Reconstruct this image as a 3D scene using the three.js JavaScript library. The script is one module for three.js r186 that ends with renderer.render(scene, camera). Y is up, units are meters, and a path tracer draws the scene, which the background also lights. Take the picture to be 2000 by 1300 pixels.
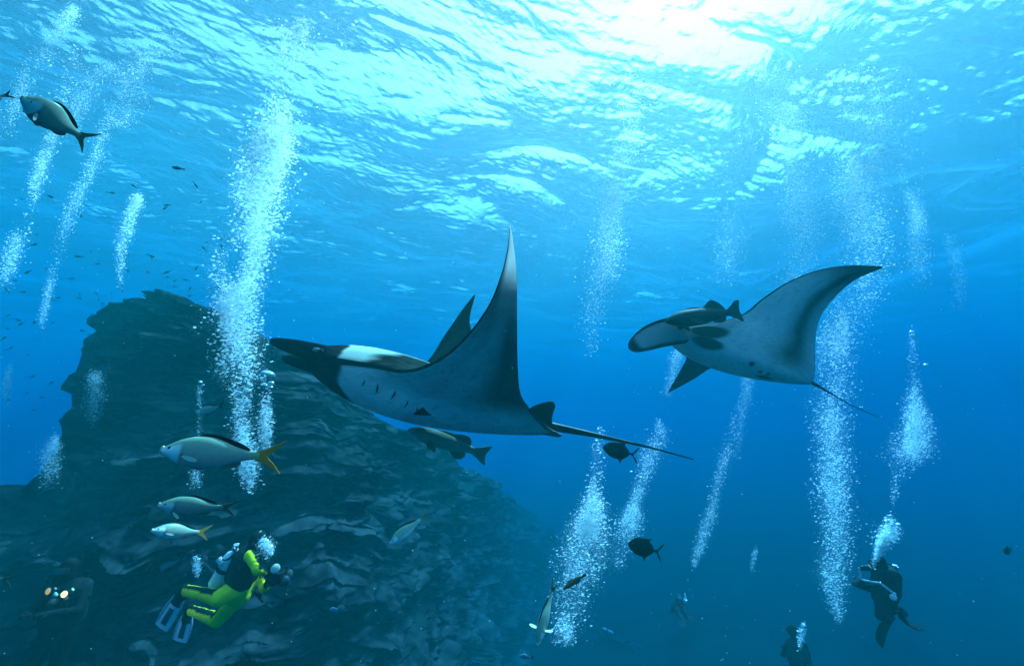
import * as THREE from 'three';
import { MarchingCubes } from 'three/addons/objects/MarchingCubes.js';
import { RoundedBoxGeometry } from 'three/addons/geometries/RoundedBoxGeometry.js';
import { mergeGeometries, mergeVertices } from 'three/addons/utils/BufferGeometryUtils.js';

// ---------------------------------------------------------------- camera, sky, sun, exposure
const scene = new THREE.Scene();
const camera = new THREE.PerspectiveCamera(80, 1024 / 665, 0.05, 2000);
camera.rotation.order = 'YXZ';
camera.rotation.x = 15 * Math.PI / 180;
camera.updateMatrixWorld(true);
const renderer = new THREE.WebGLRenderer({ antialias: true });
renderer.toneMapping = THREE.LinearToneMapping;
renderer.toneMappingExposure = 6.1;
renderer.shadowMap.enabled = true;

const F = 650 / Math.tan(40 * Math.PI / 180);            // focal length in pixels of a 2000 x 1300 picture
const V = (x, y, z) => new THREE.Vector3(x, y, z);
const at = (x, y, d) => V((x - 1000) / F * d, (650 - y) / F * d, -d).applyMatrix4(camera.matrixWorld);   // pixel + distance -> place in the world

const sunDir = at(1430, -60, 1).normalize();
{
  const W = 512, H = 256, data = new Float32Array(W * H * 4), d = V(0, 0, 0);
  for (let r = 0; r < H; r++) for (let c = 0; c < W; c++) {
    const up = ((r + .5) / H - .5) * Math.PI, ro = ((c + .5) / W - .5) * 2 * Math.PI, k = (r * W + c) * 4;
    d.set(Math.cos(ro) * Math.cos(up), Math.sin(up), Math.sin(ro) * Math.cos(up));
    const a = Math.acos(Math.min(1, d.dot(sunDir))), g = .55 * Math.exp(-a * a / .22) + .85 * Math.exp(-a / .68);
    if (d.y < 0) { data[k] = .002; data[k + 1] = .02; data[k + 2] = .07; }
    else { data[k] = .20 + g * 1.15; data[k + 1] = .31 + g * 1.2; data[k + 2] = .41 + g * 1.2; }
    data[k + 3] = 1;
  }
  const tex = new THREE.DataTexture(data, W, H, THREE.RGBAFormat, THREE.FloatType);
  tex.mapping = THREE.EquirectangularReflectionMapping; tex.magFilter = THREE.LinearFilter; tex.needsUpdate = true;
  scene.background = tex; scene.environment = tex; scene.backgroundIntensity = scene.environmentIntensity = .62;
}
const sun = new THREE.DirectionalLight(new THREE.Color(1, .97, .9), 5);
sun.position.copy(sunDir).multiplyScalar(60);
sun.castShadow = true;
sun.shadow.mapSize.set(2048, 2048);
Object.assign(sun.shadow.camera, { left: -30, right: 30, top: 30, bottom: -30, near: 1, far: 140 });
scene.add(sun); scene.add(sun.target);
scene.fog = new THREE.FogExp2(new THREE.Color().setRGB(.01, .90, 1), .0088);   // particles in the water scatter the light

// ---------------------------------------------------------------- helpers
let seed = 12345;
const rnd = () => { seed = (seed + 0x6d2b79f5) | 0; let t = Math.imul(seed ^ (seed >>> 15), 1 | seed); t = (t + Math.imul(t ^ (t >>> 7), 61 | t)) ^ t; return ((t ^ (t >>> 14)) >>> 0) / 4294967296; };
const gauss = () => Math.sqrt(-2 * Math.log(1 - rnd())) * Math.cos(2 * Math.PI * rnd());
const clamp = THREE.MathUtils.clamp, lerp = THREE.MathUtils.lerp, sstep = (a, b, x) => THREE.MathUtils.smoothstep(x, Math.min(a, b), Math.max(a, b));
const ss = (a, b, x) => { const t = clamp((x - a) / (b - a), 0, 1); return t * t * (3 - 2 * t); };
const hash = (x, y, z) => { let h = (Math.imul(x, 374761393) + Math.imul(y, 668265263) + Math.imul(z, 2147483647 - 1013904223)) | 0; h = Math.imul(h ^ (h >>> 13), 1274126177); return ((h ^ (h >>> 16)) >>> 0) / 4294967296; };
function noise(x, y, z = 0) {
  const ix = Math.floor(x), iy = Math.floor(y), iz = Math.floor(z), f = (t) => t * t * t * (t * (t * 6 - 15) + 10);
  const u = f(x - ix), v = f(y - iy), w = f(z - iz);
  const L = (k) => lerp(lerp(hash(ix, iy, iz + k), hash(ix + 1, iy, iz + k), u), lerp(hash(ix, iy + 1, iz + k), hash(ix + 1, iy + 1, iz + k), u), v);
  return lerp(L(0), L(1), w) * 2 - 1;
}
const fbm = (x, y, z = 0, n = 4) => { let s = 0, a = .5; for (let i = 0; i < n; i++) { s += a * noise(x, y, z); x = x * 2.03 + 17.1; y = y * 2.03 + 5.7; z = z * 2.03 + 9.2; a *= .5; } return s; };
// smooth curve through [t, a, b, ...] rows
function curve(rows) {
  const n = rows[0].length - 1;
  return (t) => {
    let i = 0; while (i < rows.length - 2 && t > rows[i + 1][0]) i++;
    const p1 = rows[i], p2 = rows[i + 1], p0 = rows[i - 1] ?? p1, p3 = rows[i + 2] ?? p2, h = p2[0] - p1[0], x = clamp((t - p1[0]) / h, 0, 1), o = [];
    for (let k = 1; k <= n; k++) {
      const m1 = p2 === p0 ? 0 : (p2[k] - p0[k]) / (p2[0] - p0[0]) * h, m2 = p3 === p1 ? 0 : (p3[k] - p1[k]) / (p3[0] - p1[0]) * h;
      o.push((2 * x ** 3 - 3 * x * x + 1) * p1[k] + (x ** 3 - 2 * x * x + x) * m1 + (-2 * x ** 3 + 3 * x * x) * p2[k] + (x ** 3 - x * x) * m2);
    }
    return n === 1 ? o[0] : o;
  };
}
const names = new Map();
function numbered(n) { const k = names.get(n) ?? 0; names.set(n, k + 1); return k ? n + '_' + String(k).padStart(3, '0') : n; }
function tag(o, label, category, group, kind) { if (label) o.userData.label = label; if (category) o.userData.category = category; if (group) o.userData.group = group; if (kind) o.userData.kind = kind; return o; }
function thing(name, pos, label, category, group) { const o = new THREE.Group(); o.name = numbered(name); o.position.copy(pos); scene.add(o); return tag(o, label, category, group); }
function part(name, geo, mat, parent) { const m = new THREE.Mesh(geo, mat); m.name = name; m.castShadow = m.receiveShadow = true; parent.add(m); return m; }
const rgb = (r, g, b) => new THREE.Color().setRGB(r, g, b);
const std = (r, g, b, o = {}) => new THREE.MeshPhysicalMaterial({ color: rgb(r, g, b), roughness: .6, specularIntensity: .12, ...o });
// grid of (nu+1) x (nv+1) points fn(u, v) -> {p, c}, both in 0..1
function sheet(nu, nv, fn, closeV = false) {
  const pos = [], col = [], uv = [], idx = [];
  for (let i = 0; i <= nu; i++) for (let j = 0; j <= nv; j++) { const q = fn(i / nu, j / nv); pos.push(q.p.x, q.p.y, q.p.z); if (q.c) col.push(...q.c); uv.push(i / nu, j / nv); }
  for (let i = 0; i < nu; i++) for (let j = 0; j < nv; j++) { const a = i * (nv + 1) + j, b = a + 1, c = a + nv + 1, d = c + 1; idx.push(a, c, b, b, c, d); }
  const g = new THREE.BufferGeometry();
  g.setAttribute('position', new THREE.Float32BufferAttribute(pos, 3));
  if (col.length) g.setAttribute('color', new THREE.Float32BufferAttribute(col, 3));
  g.setAttribute('uv', new THREE.Float32BufferAttribute(uv, 2));
  g.setIndex(idx); g.computeVertexNormals();
  if (closeV) {                                             // same normals along the seam
    const n = g.attributes.normal;
    for (let i = 0; i <= nu; i++) { const a = i * (nv + 1), b = a + nv, v = V(n.getX(a) + n.getX(b), n.getY(a) + n.getY(b), n.getZ(a) + n.getZ(b)).normalize(); n.setXYZ(a, v.x, v.y, v.z); n.setXYZ(b, v.x, v.y, v.z); }
  }
  return g;
}
// tube through points with radii, squashed; returns a geometry
function limb(pts, radii, nu = 24, nv = 12, squash = 1) {
  const c = new THREE.CatmullRomCurve3(pts), fr = c.computeFrenetFrames(nu, false), R = curve(radii.map((r, i) => [i / (radii.length - 1), r]));
  return sheet(nu, nv, (u, v) => { const k = Math.round(u * nu), a = v * 2 * Math.PI, r = R(u); return { p: c.getPointAt(u).addScaledVector(fr.normals[k], Math.cos(a) * r).addScaledVector(fr.binormals[k], Math.sin(a) * r * squash) }; }, true);
}

const grain = (() => { const N = 256, d = new Uint8Array(N * N * 4); for (let y = 0; y < N; y++) for (let x = 0; x < N; x++) { const k = (y * N + x) * 4, q = (f) => { const a = x / N * 2 * Math.PI, b = y / N * 2 * Math.PI; return noise(Math.cos(a) * f + 5, Math.sin(a) * f + Math.cos(b) * f, Math.sin(b) * f); }; d[k] = d[k + 1] = d[k + 2] = clamp(128 + 60 * q(4) + 45 * q(11) + 40 * (hash(x, y, 3) - .5), 0, 255); d[k + 3] = 255; } const t = new THREE.DataTexture(d, N, N); t.wrapS = t.wrapT = THREE.RepeatWrapping; t.magFilter = THREE.LinearFilter; t.repeat.set(9, 14); t.needsUpdate = true; return t; })();
const ripple = grain.clone(); ripple.repeat.set(1, 1); ripple.needsUpdate = true;

// ---------------------------------------------------------------- the sea: surface, water body, added dark floor
const DEPTH = 14;
const waveH = (X, Z) => {
  const x = X / 1.3, z = Z / 1.3;
  const wx = x + .8 * noise(x * .3, z * .3, 3), wz = z + .8 * noise(x * .3 + 9, z * .3, 5);
  const r = (s, a, k) => (1 - Math.abs(noise(wx * s + k, wz * s * 1.6 + wx * s * .35, k))) * a;
  return .6 * ss(-2, -14, x) - .5 * ss(3, 15, x) + .22 * Math.sin(wx * .40 + wz * .34 + .6) + .10 * Math.sin(wx * -.33 + wz * .8 + 1.1) + .05 * Math.sin(wx * 1.0 + wz * 1.3)
    + r(.30, .30, 1.7) + r(.9, .075, 4.1) + r(2.2, .040, 7.3) + r(4.8, .030, 2.9) + r(8.5, .017, 6.1);
};
{
  const nx = 860, nz = 660, x0 = -37, x1 = 37, z0 = -52, z1 = 2, pos = new Float32Array((nx + 1) * (nz + 1) * 3), idx = [];
  let k = 0;
  for (let j = 0; j <= nz; j++) for (let i = 0; i <= nx; i++) {
    const x = lerp(x0, x1, i / nx), z = lerp(z0, z1, j / nz), e = Math.min(x - x0, x1 - x, z - z0, z1 - z), f = ss(0, 6, e);
    pos[k++] = x; pos[k++] = DEPTH + f * 1.3 * (waveH(x, z) - .3); pos[k++] = z;
    if (i < nx && j < nz) { const a = j * (nx + 1) + i; idx.push(a, a + nx + 1, a + 1, a + 1, a + nx + 1, a + nx + 2); }
  }
  const g = new THREE.BufferGeometry();
  g.setAttribute('position', new THREE.BufferAttribute(pos, 3)); g.setIndex(idx); g.computeVertexNormals();
  const metres = (q) => { const p = q.attributes.position, uv = new Float32Array(p.count * 2); for (let i = 0; i < p.count; i++) { uv[i * 2] = (p.getX(i) + .2 * p.getZ(i)) / 2.3; uv[i * 2 + 1] = p.getZ(i) / 1.5; } q.setAttribute('uv', new THREE.BufferAttribute(uv, 2)); };
  metres(g);
  const far = [];                                           // the sea goes on beyond the near patch
  for (const [a, b, c, d] of [[-150, x0, -150, 150], [x1, 150, -150, 150], [x0, x1, -150, z0], [x0, x1, z1, 150]]) {
    const q = new THREE.PlaneGeometry(b - a, d - c, Math.ceil((b - a) / .55), Math.ceil((d - c) / .55)).rotateX(-Math.PI / 2).translate((a + b) / 2, DEPTH, (c + d) / 2), p = q.attributes.position;
    for (let i = 0; i < p.count; i++) { const x = p.getX(i), z = p.getZ(i), e = Math.max(x0 - x, x - x1, z0 - z, z - z1, 0), f = ss(0, 5, e); if (f > 0) p.setY(i, DEPTH + f * (.22 * Math.sin(x * .42 + z * .5) + .2 * noise(x * .4, z * .6, 2) + .1 * noise(x * .9, z * 1.1, 7))); }
    q.computeVertexNormals(); metres(q); far.push(q);
  }
  const m = new THREE.Mesh(mergeGeometries([g, ...far]), new THREE.MeshPhysicalMaterial({ transmission: 1, thickness: 0, roughness: 0, ior: .69, bumpMap: ripple, bumpScale: .012, transparent: true, opacity: .79, side: THREE.DoubleSide }));
  m.name = 'water_surface'; scene.add(tag(m, null, null, null, 'structure'));
  // the sea drinks light, red first
  const soak = (r, g, b) => ({ attenuationColor: rgb(Math.exp(-10 * r), Math.exp(-10 * g), Math.exp(-10 * b)), attenuationDistance: 10 });
  const body = new THREE.Mesh(new THREE.BoxGeometry(300, 60, 300).translate(0, DEPTH - 31.2, 0), new THREE.MeshPhysicalMaterial({ transmission: 1, thickness: 1, ior: 1, roughness: 0, ...soak(.095, .036, .0150), transparent: true, opacity: 0 }));
  body.name = 'water'; scene.add(tag(body, null, null, null, 'structure'));
  const bed = new THREE.Mesh(new THREE.PlaneGeometry(290, 290, 60, 60).rotateX(-Math.PI / 2).translate(0, -9.5, 0), std(.004, .004, .005, { roughness: 1 }));  // near-black floor, added to darken the water seen looking down
  bed.name = 'seabed'; scene.add(tag(bed, null, null, null, 'structure'));
}

// ---------------------------------------------------------------- the rock: a stepped wall of ledges that rises to a rounded top on the left
{
  const crest = curve([[-700, 1030, 6.5], [-150, 985, 7.2], [60, 945, 8], [140, 880, 8.5], [150, 770, 9.6], [168, 690, 10.6], [208, 622, 11.2], [290, 590, 11.6], [400, 600, 11.8], [500, 650, 12], [600, 735, 12.4], [700, 812, 13.4], [820, 876, 16], [960, 945, 24], [1060, 1040, 33], [1120, 1150, 38], [1160, 1260, 40], [1200, 1400, 40], [1260, 1540, 40]]);
  const foot = curve([[-700, 4.5], [0, 5.2], [300, 5.6], [600, 6.2], [800, 7.4], [960, 11], [1100, 18], [1260, 28]]);
  const NU = 760, NV = 560;
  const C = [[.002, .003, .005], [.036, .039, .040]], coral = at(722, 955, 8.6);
  const g = sheet(NU, NV, (u, v) => {
    const x = u < .12 ? lerp(-700, 100, u / .12) : u < .3 ? lerp(100, 240, (u - .12) / .18) : lerp(240, 1260, (u - .3) / .7);
    const place = (X) => {
      const [Y0, D0] = crest(X), Y = Y0 + 15 * fbm(X * .017, 4.2, 1, 4);
      if (v < .12) { const k = 1 - v / .12; return at(X, Y, D0).add(V(.3 * k, -1.2 * k * k, -4 * k)); }            // over the top and away
      const k = (v - .12) / .88; return at(X, lerp(Y, 1560, k), lerp(D0, foot(X), Math.pow(k, .62)));
    };
    const p = place(x), out = place(x + 4).sub(place(x - 4)); out.set(-out.z, 0, out.x).normalize(); if (out.dot(p) > 0) out.negate();
    out.lerp(V(-p.x * .25, 0, -p.z).normalize(), 1 - ss(330, 620, x)).normalize();
    const k = ss(0, .15, v), q = p.clone();
    const warp = 1.1 * fbm(q.x * .22, q.z * .22 + q.y * .12, 1, 4) + .10 * q.x + .10 * fbm(q.x * 1.6, q.y * .8, q.z * 1.6 + 7, 3);
    const lay = (s, o) => { const t = (q.y + warp) / s + o, f = t - Math.floor(t), id = Math.floor(t); return [Math.pow(f, 1.6) * (1 - ss(.94, 1, f)), hash(id, 7, o * 10 | 0)]; };
    const [a, ha] = lay(1.45, 0), [b, hb] = lay(.52, .37), [c, hc] = lay(.21, .71);
    const gap = (f, k) => ss(-.22, .30, fbm(q.x * f, q.y * f * 2.2, q.z * f + k, 3));
    const push = 1.3 * (1 - a) * (.3 + ha) * (.25 + .75 * gap(.45, 3)) + .55 * (1 - b) * (.3 + hb) * gap(.9, 8) + .2 * (1 - c) * (.4 + hc) * gap(1.9, 5) + 1.5 * fbm(q.x * .22, q.y * .25, q.z * .22, 4) + .30 * fbm(q.x * .8, q.y * 3.2, q.z * .8, 5) + .10 * Math.abs(fbm(q.x * 5, q.y * 7, q.z * 5, 3));
    p.addScaledVector(out, push * k * .8 * (.5 + .5 * ss(180, 330, x))); p.y += k * (.30 * fbm(q.x * .9, q.y * .9, q.z * .9 + 4, 4));
    return { p };
  });
  { // colour turns paler where the stone lies level, darker elsewhere
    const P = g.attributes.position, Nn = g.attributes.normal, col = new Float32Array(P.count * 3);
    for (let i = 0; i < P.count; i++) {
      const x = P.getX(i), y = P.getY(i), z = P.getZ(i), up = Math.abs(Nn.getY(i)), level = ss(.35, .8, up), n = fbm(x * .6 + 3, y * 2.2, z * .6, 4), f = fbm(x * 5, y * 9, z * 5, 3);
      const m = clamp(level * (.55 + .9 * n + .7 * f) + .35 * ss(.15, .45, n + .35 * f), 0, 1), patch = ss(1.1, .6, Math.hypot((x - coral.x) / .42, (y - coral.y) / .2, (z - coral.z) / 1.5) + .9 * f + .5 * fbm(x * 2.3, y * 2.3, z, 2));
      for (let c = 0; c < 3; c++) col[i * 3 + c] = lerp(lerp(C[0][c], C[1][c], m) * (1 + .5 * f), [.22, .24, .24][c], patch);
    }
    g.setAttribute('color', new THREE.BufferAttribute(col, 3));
  }
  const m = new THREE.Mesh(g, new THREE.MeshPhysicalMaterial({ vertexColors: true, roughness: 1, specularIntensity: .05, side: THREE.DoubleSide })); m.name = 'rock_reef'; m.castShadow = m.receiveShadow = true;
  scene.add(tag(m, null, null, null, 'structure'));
}
// ---------------------------------------------------------------- more helpers for bodies
// flattened lobe along points: half height hh(u) along "up", half width hw(u) across
function loft(pts, hh, hw, up, color, nu = 36, nv = 20) {
  const c = new THREE.CatmullRomCurve3(pts), H = curve(hh.map((r, i) => [i / (hh.length - 1), r])), W = curve(hw.map((r, i) => [i / (hw.length - 1), r]));
  return sheet(nu, nv, (u, v) => {
    const T = c.getTangentAt(u), B = T.clone().cross(up).normalize(), U = B.clone().cross(T).normalize(), a = v * 2 * Math.PI, end = Math.sqrt(Math.max(0, 1 - Math.pow(Math.max(0, (u - .9) / .1), 2))) * Math.sqrt(Math.max(.02, Math.min(1, u / .04)));
    return { p: c.getPointAt(u).addScaledVector(U, Math.cos(a) * H(u) * end).addScaledVector(B, Math.sin(a) * W(u) * end), c: color ? color(u, Math.cos(a), Math.sin(a)) : undefined };
  }, true);
}
// a thin fin: outline points (any plane), lens thickness, returned relative to o
function finPlate(outline, thick, o = V(0, 0, 0)) {
  const c = outline.reduce((s, p) => s.add(p), V(0, 0, 0)).divideScalar(outline.length), e1 = outline[1].clone().sub(outline[0]).normalize();
  let n = V(0, 0, 0); for (let i = 0; i < outline.length; i++) n.add(outline[i].clone().sub(c).cross(outline[(i + 1) % outline.length].clone().sub(c)));
  n.normalize(); const e2 = n.clone().cross(e1);
  const s = new THREE.Shape(outline.map((p) => { const d = p.clone().sub(c); return new THREE.Vector2(d.dot(e1), d.dot(e2)); }));
  const g = new THREE.ExtrudeGeometry(s, { depth: thick * .4, bevelEnabled: true, bevelThickness: thick * .3, bevelSize: thick * .3, bevelSegments: 2, steps: 1 }).translate(0, 0, -thick * .2);
  return g.applyMatrix4(new THREE.Matrix4().makeBasis(e1, e2, n).setPosition(c.sub(o)));
}
function smoothOutline(pts, n = 40) { const c = new THREE.CatmullRomCurve3(pts, true, 'centripetal'); return c.getPoints(n).slice(0, n); }
const project = (p) => { const q = p.clone().applyMatrix4(camera.matrixWorldInverse); return [1000 - q.x / q.z * F, 650 + q.y / q.z * F]; };

// ---------------------------------------------------------------- manta rays: one skin lofted from wing tip over the body to wing tip
const thinTips = (() => { const N = 256, d = new Uint8Array(N * 4); for (let x = 0; x < N; x++) { const t = Math.abs(x / (N - 1) * 2 - 1), v = 40 + 215 * ss(.70, .95, t); d.set([v, v, v, 255], x * 4); } const t = new THREE.DataTexture(d, N, 1); t.magFilter = THREE.LinearFilter; t.needsUpdate = true; return t; })();   // the wing tips are thin enough to let light through
const skinMat = new THREE.MeshPhysicalMaterial({ vertexColors: true, roughness: 1, specularIntensity: .1, bumpMap: grain, bumpScale: .012, transmission: .8, transmissionMap: thinTips, thickness: 0 });
function manta(stations, colorOf, label) {
  const A = curve(stations.map(([s, x, y, d]) => [s, ...at(x, y, d).toArray()])), B = curve(stations.map(([s, , , , x, y, d]) => [s, ...at(x, y, d).toArray()])), T = curve(stations.map((r) => [r[0], r[7], r[8]]));
  const pos = V(...A(0)).lerp(V(...B(0)), .4);
  const prof = (u) => Math.pow(Math.sin(Math.PI * Math.pow(u, .72)), .85);
  const surf = (s, u, side, lift = 0) => {
    const a = V(...A(s)), b = V(...B(s)), e = .01, s0 = Math.max(-1, s - e), s1 = Math.min(1, s + e);
    const sp = V(...A(s1)).lerp(V(...B(s1)), .4).sub(V(...A(s0)).lerp(V(...B(s0)), .4)), n = sp.cross(b.clone().sub(a)).normalize(), [tv, td] = T(s);
    return a.lerp(b, u).addScaledVector(n, side * ((side > 0 ? td : tv) * prof(u) + lift)).sub(pos);
  };
  const nose = V(...A(0)).sub(pos), axis = V(...B(0)).sub(pos).sub(nose); axis.divideScalar(axis.lengthSq());
  const NS = 260, NV = 260;
  const g = sheet(NS, NV, (i, v) => {
    const q = i * 2 - 1, s = Math.sign(q) * Math.pow(Math.abs(q), 1.05) * .998, side = v < .5 ? 1 : -1, w = v < .5 ? v * 2 : 2 - v * 2, u = .5 - .5 * Math.cos(Math.PI * w);
    const p = surf(s, u, side); return { p, c: colorOf(s, u, side, p.clone().sub(nose).dot(axis)) };
  }, true);
  const t = thing('manta_ray', pos, label, 'manta ray');
  part('body', g, skinMat, t);
  const find = (x, y, side, s0 = -.02, s1 = .35, u0 = .1, u1 = .7) => { let best = 1e9, r; for (let s = s0; s < s1; s += .005) for (let u = u0; u < u1; u += .01) { const q = project(surf(s, u, side).add(pos)), d = (q[0] - x) ** 2 + (q[1] - y) ** 2; if (d < best) { best = d; r = [s, u]; } } return r; };
  return { t, pos, surf, find };
}
const mix3 = (a, b, k) => a.map((x, i) => lerp(x, b[i], clamp(k, 0, 1)));
const BLACK = [.008, .009, .011], PALE = [.68, .69, .70], WHITE = [.72, .74, .72];
const mottle = (s, u) => .07 * fbm(s * 9, u * 11, 2, 4) + .09 * ss(.45, .7, noise(s * 60, u * 34, 5)) * -1 + .05 * fbm(s * 40, u * 30, 8, 2);

// the near manta
{
  const S = [
    [-1, 927, 574, 5.7, 928, 576, 5.7, .004, .004], [-.85, 902, 606, 5.62, 918, 632, 5.62, .025, .02], [-.7, 870, 652, 5.5, 948, 690, 5.45, .05, .04], [-.5, 826, 712, 5.2, 990, 752, 5.1, .09, .07],
    [-.3, 740, 735, 4.8, 1040, 815, 4.75, .17, .13], [-.14, 640, 705, 4.55, 1078, 842, 4.5, .30, .26], [0, 592, 691, 4.4, 1094, 847, 4.35, .37, .33], [.12, 640, 696, 4.2, 1074, 838, 4.2, .35, .24],
    [.24, 714, 708, 4.05, 1048, 815, 4.05, .18, .12], [.36, 784, 722, 3.9, 1031, 793, 3.92, .10, .06], [.5, 846, 706, 3.66, 1016, 766, 3.72, .06, .05], [.65, 902, 664, 3.45, 1011, 705, 3.52, .045, .04],
    [.8, 953, 598, 3.32, 1010, 615, 3.38, .03, .025], [.9, 980, 532, 3.26, 1009, 540, 3.3, .02, .016], [.96, 991, 485, 3.23, 1005, 490, 3.26, .012, .01], [1, 996.5, 438, 3.2, 997.5, 440, 3.2, .003, .003]];
  const color = (s, u, side, l) => {
    const m = mottle(s, u), jag = .05 * fbm(s * 14, u * 6, 5, 3);
    if (side > 0 && s > .84) return mix3(BLACK, [.8, .82, .8], ss(.84, .95, s));  // back of the tip whitened so backlight glows through it
    if (side > 0) {                                           // back: black, with pale shoulder patches
      const n = jag * .35, patch = ss(.150, .165, l + n) * (1 - ss(.30, .37, l + n * 2 + .35 * Math.max(0, s - .03))) * (1 - ss(.27, .34, Math.abs(s) + n)), rim = ss(.26, .3, l) * (1 - ss(.46, .56, l)) * (1 - ss(.015, .06, Math.abs(s + .01) + n * .5));
      return mix3(mix3(BLACK, [.10, .15, .10], ss(.25, .5, l) * .4 + m * 3), [.70, .80, .66], Math.max(patch, rim) * (1 + m));
    }
    let c = PALE.map((x) => x * (1 + m * 2.2));
    c = mix3(c, [.045, .055, .07], ss(.45, .80, u + jag) * ss(.2, .42, Math.abs(s)) * (1 - ss(.68, .92, Math.abs(s))) * .95);   // smoky trailing band
    c = mix3(c, [.06, .07, .085], ss(-.5, -.72, s) * .8);
    c = mix3(c, [.10, .12, .14], ss(.55, .8, s) * (1 - ss(.86, .96, s)) * .55 * (1 - ss(.2, .9, u)));
    c = mix3(c, [.92, .93, .9], ss(.76, .92, s) * ss(.1, .3, u));  // backlit brightness of the wing tip put into its colour
    c = mix3(c, BLACK, 1 - ss(.175, .205, l + jag * .7 - .065 * ss(.13, .0, Math.abs(s - .015))));                 // dark face
    c = mix3(c, BLACK, 1 - ss(.014, .03, u * (1.25 - Math.abs(s))));                                          // black leading edge
    if (u > .985) c = mix3(c, BLACK, .8);
    return c;
  };
  const M = manta(S, color, 'large manta ray in the middle with one pale wing raised high'), O = M.pos, t = M.t, dark = std(...BLACK, { roughness: .45 });
  const P = (x, y, d) => at(x, y, d).sub(O);
  const lobe = (col) => (u, a, b) => mix3(BLACK, [.2, .21, .22], ss(.85, .98, u) * .3 + .1 * fbm(u * 8, a * 3, b * 3));
  part('cephalic_fin', loft([P(640, 698, 4.3), P(600, 684, 4.22), P(562, 674, 4.16), P(526, 664, 4.12)], [.13, .098, .075, .036], [.09, .06, .045, .026], V(0, 1, 0), lobe()), skinMat, t);
  part('cephalic_fin', loft([P(640, 718, 4.5), P(605, 711, 4.46), P(575, 704, 4.42), P(550, 698, 4.4)], [.12, .09, .07, .04], [.08, .06, .045, .03], V(0, 1, 0), lobe()), skinMat, t);
  const eye = part('eye', new THREE.SphereGeometry(.032, 20, 14), std(.01, .01, .012, { roughness: .1 }), t); eye.position.copy(P(626, 687, 3.98));
  const lid = part('eye_patch', new THREE.SphereGeometry(.034, 20, 14), std(.28, .3, .3), t); lid.position.copy(P(617, 683, 4.04)); lid.scale.set(1.2, .7, .5);
  // gill slits
  for (const [x0, y0, x1, y1, w] of [[711, 727, 707, 752, .05], [739, 746, 735, 766, .07], [773, 762, 762, 780, .07], [797, 780, 789, 796, .05], [815, 792, 808, 806, .04]]) {
    const [sa, ua] = M.find(x0, y0, -1), [sb, ub] = M.find(x1, y1, -1);
    part('gill_slit', sheet(14, 3, (a, b) => ({ p: M.surf(lerp(sa, sb, a), lerp(ua, ub, a) + .006 * Math.sin(a * 3.1) + (b - .5) * w * .16 * Math.sin(Math.PI * clamp(a, .05, .95)), -1, .006) })), std(.02, .022, .03, { roughness: .9, side: THREE.DoubleSide }), t);
  }
  {
    const [A0, B0, C0] = [[826, 793], [807, 809], [844, 810]].map(([x, y]) => M.find(x, y, -1)), at3 = (a, b) => [0, 1].map((i) => lerp(A0[i], lerp(B0[i], C0[i], b), a));
    part('belly_marking', sheet(14, 14, (a, b) => ({ p: M.surf(...at3(a, b), -1, .006) })), std(.012, .014, .018, { roughness: .8, side: THREE.DoubleSide }), t);
  }
  part('dorsal_fin', finPlate(smoothOutline([P(1030, 806, 4.33), P(1040, 796, 4.33), P(1062, 788, 4.32), P(1080, 786, 4.32), P(1083, 792, 4.32), P(1078, 808, 4.33), P(1077, 826, 4.34), P(1090, 838, 4.35), P(1070, 838, 4.35)]), .035), dark, t);
  part('pelvic_fin', finPlate([P(1060, 838, 4.25), P(1085, 843, 4.24), P(1098, 849, 4.25), P(1090, 852, 4.26), P(1060, 848, 4.26)], .02), std(.1, .11, .12), t);
  part('tail', limb([P(1066, 830, 4.36), P(1085, 834, 4.37), P(1110, 839, 4.38), P(1150, 847, 4.4), P(1220, 862, 4.45), P(1290, 879, 4.5), P(1355, 897, 4.55)], [.05, .038, .026, .018, .012, .009, .006], 60, 12), dark, t);
}
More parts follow.
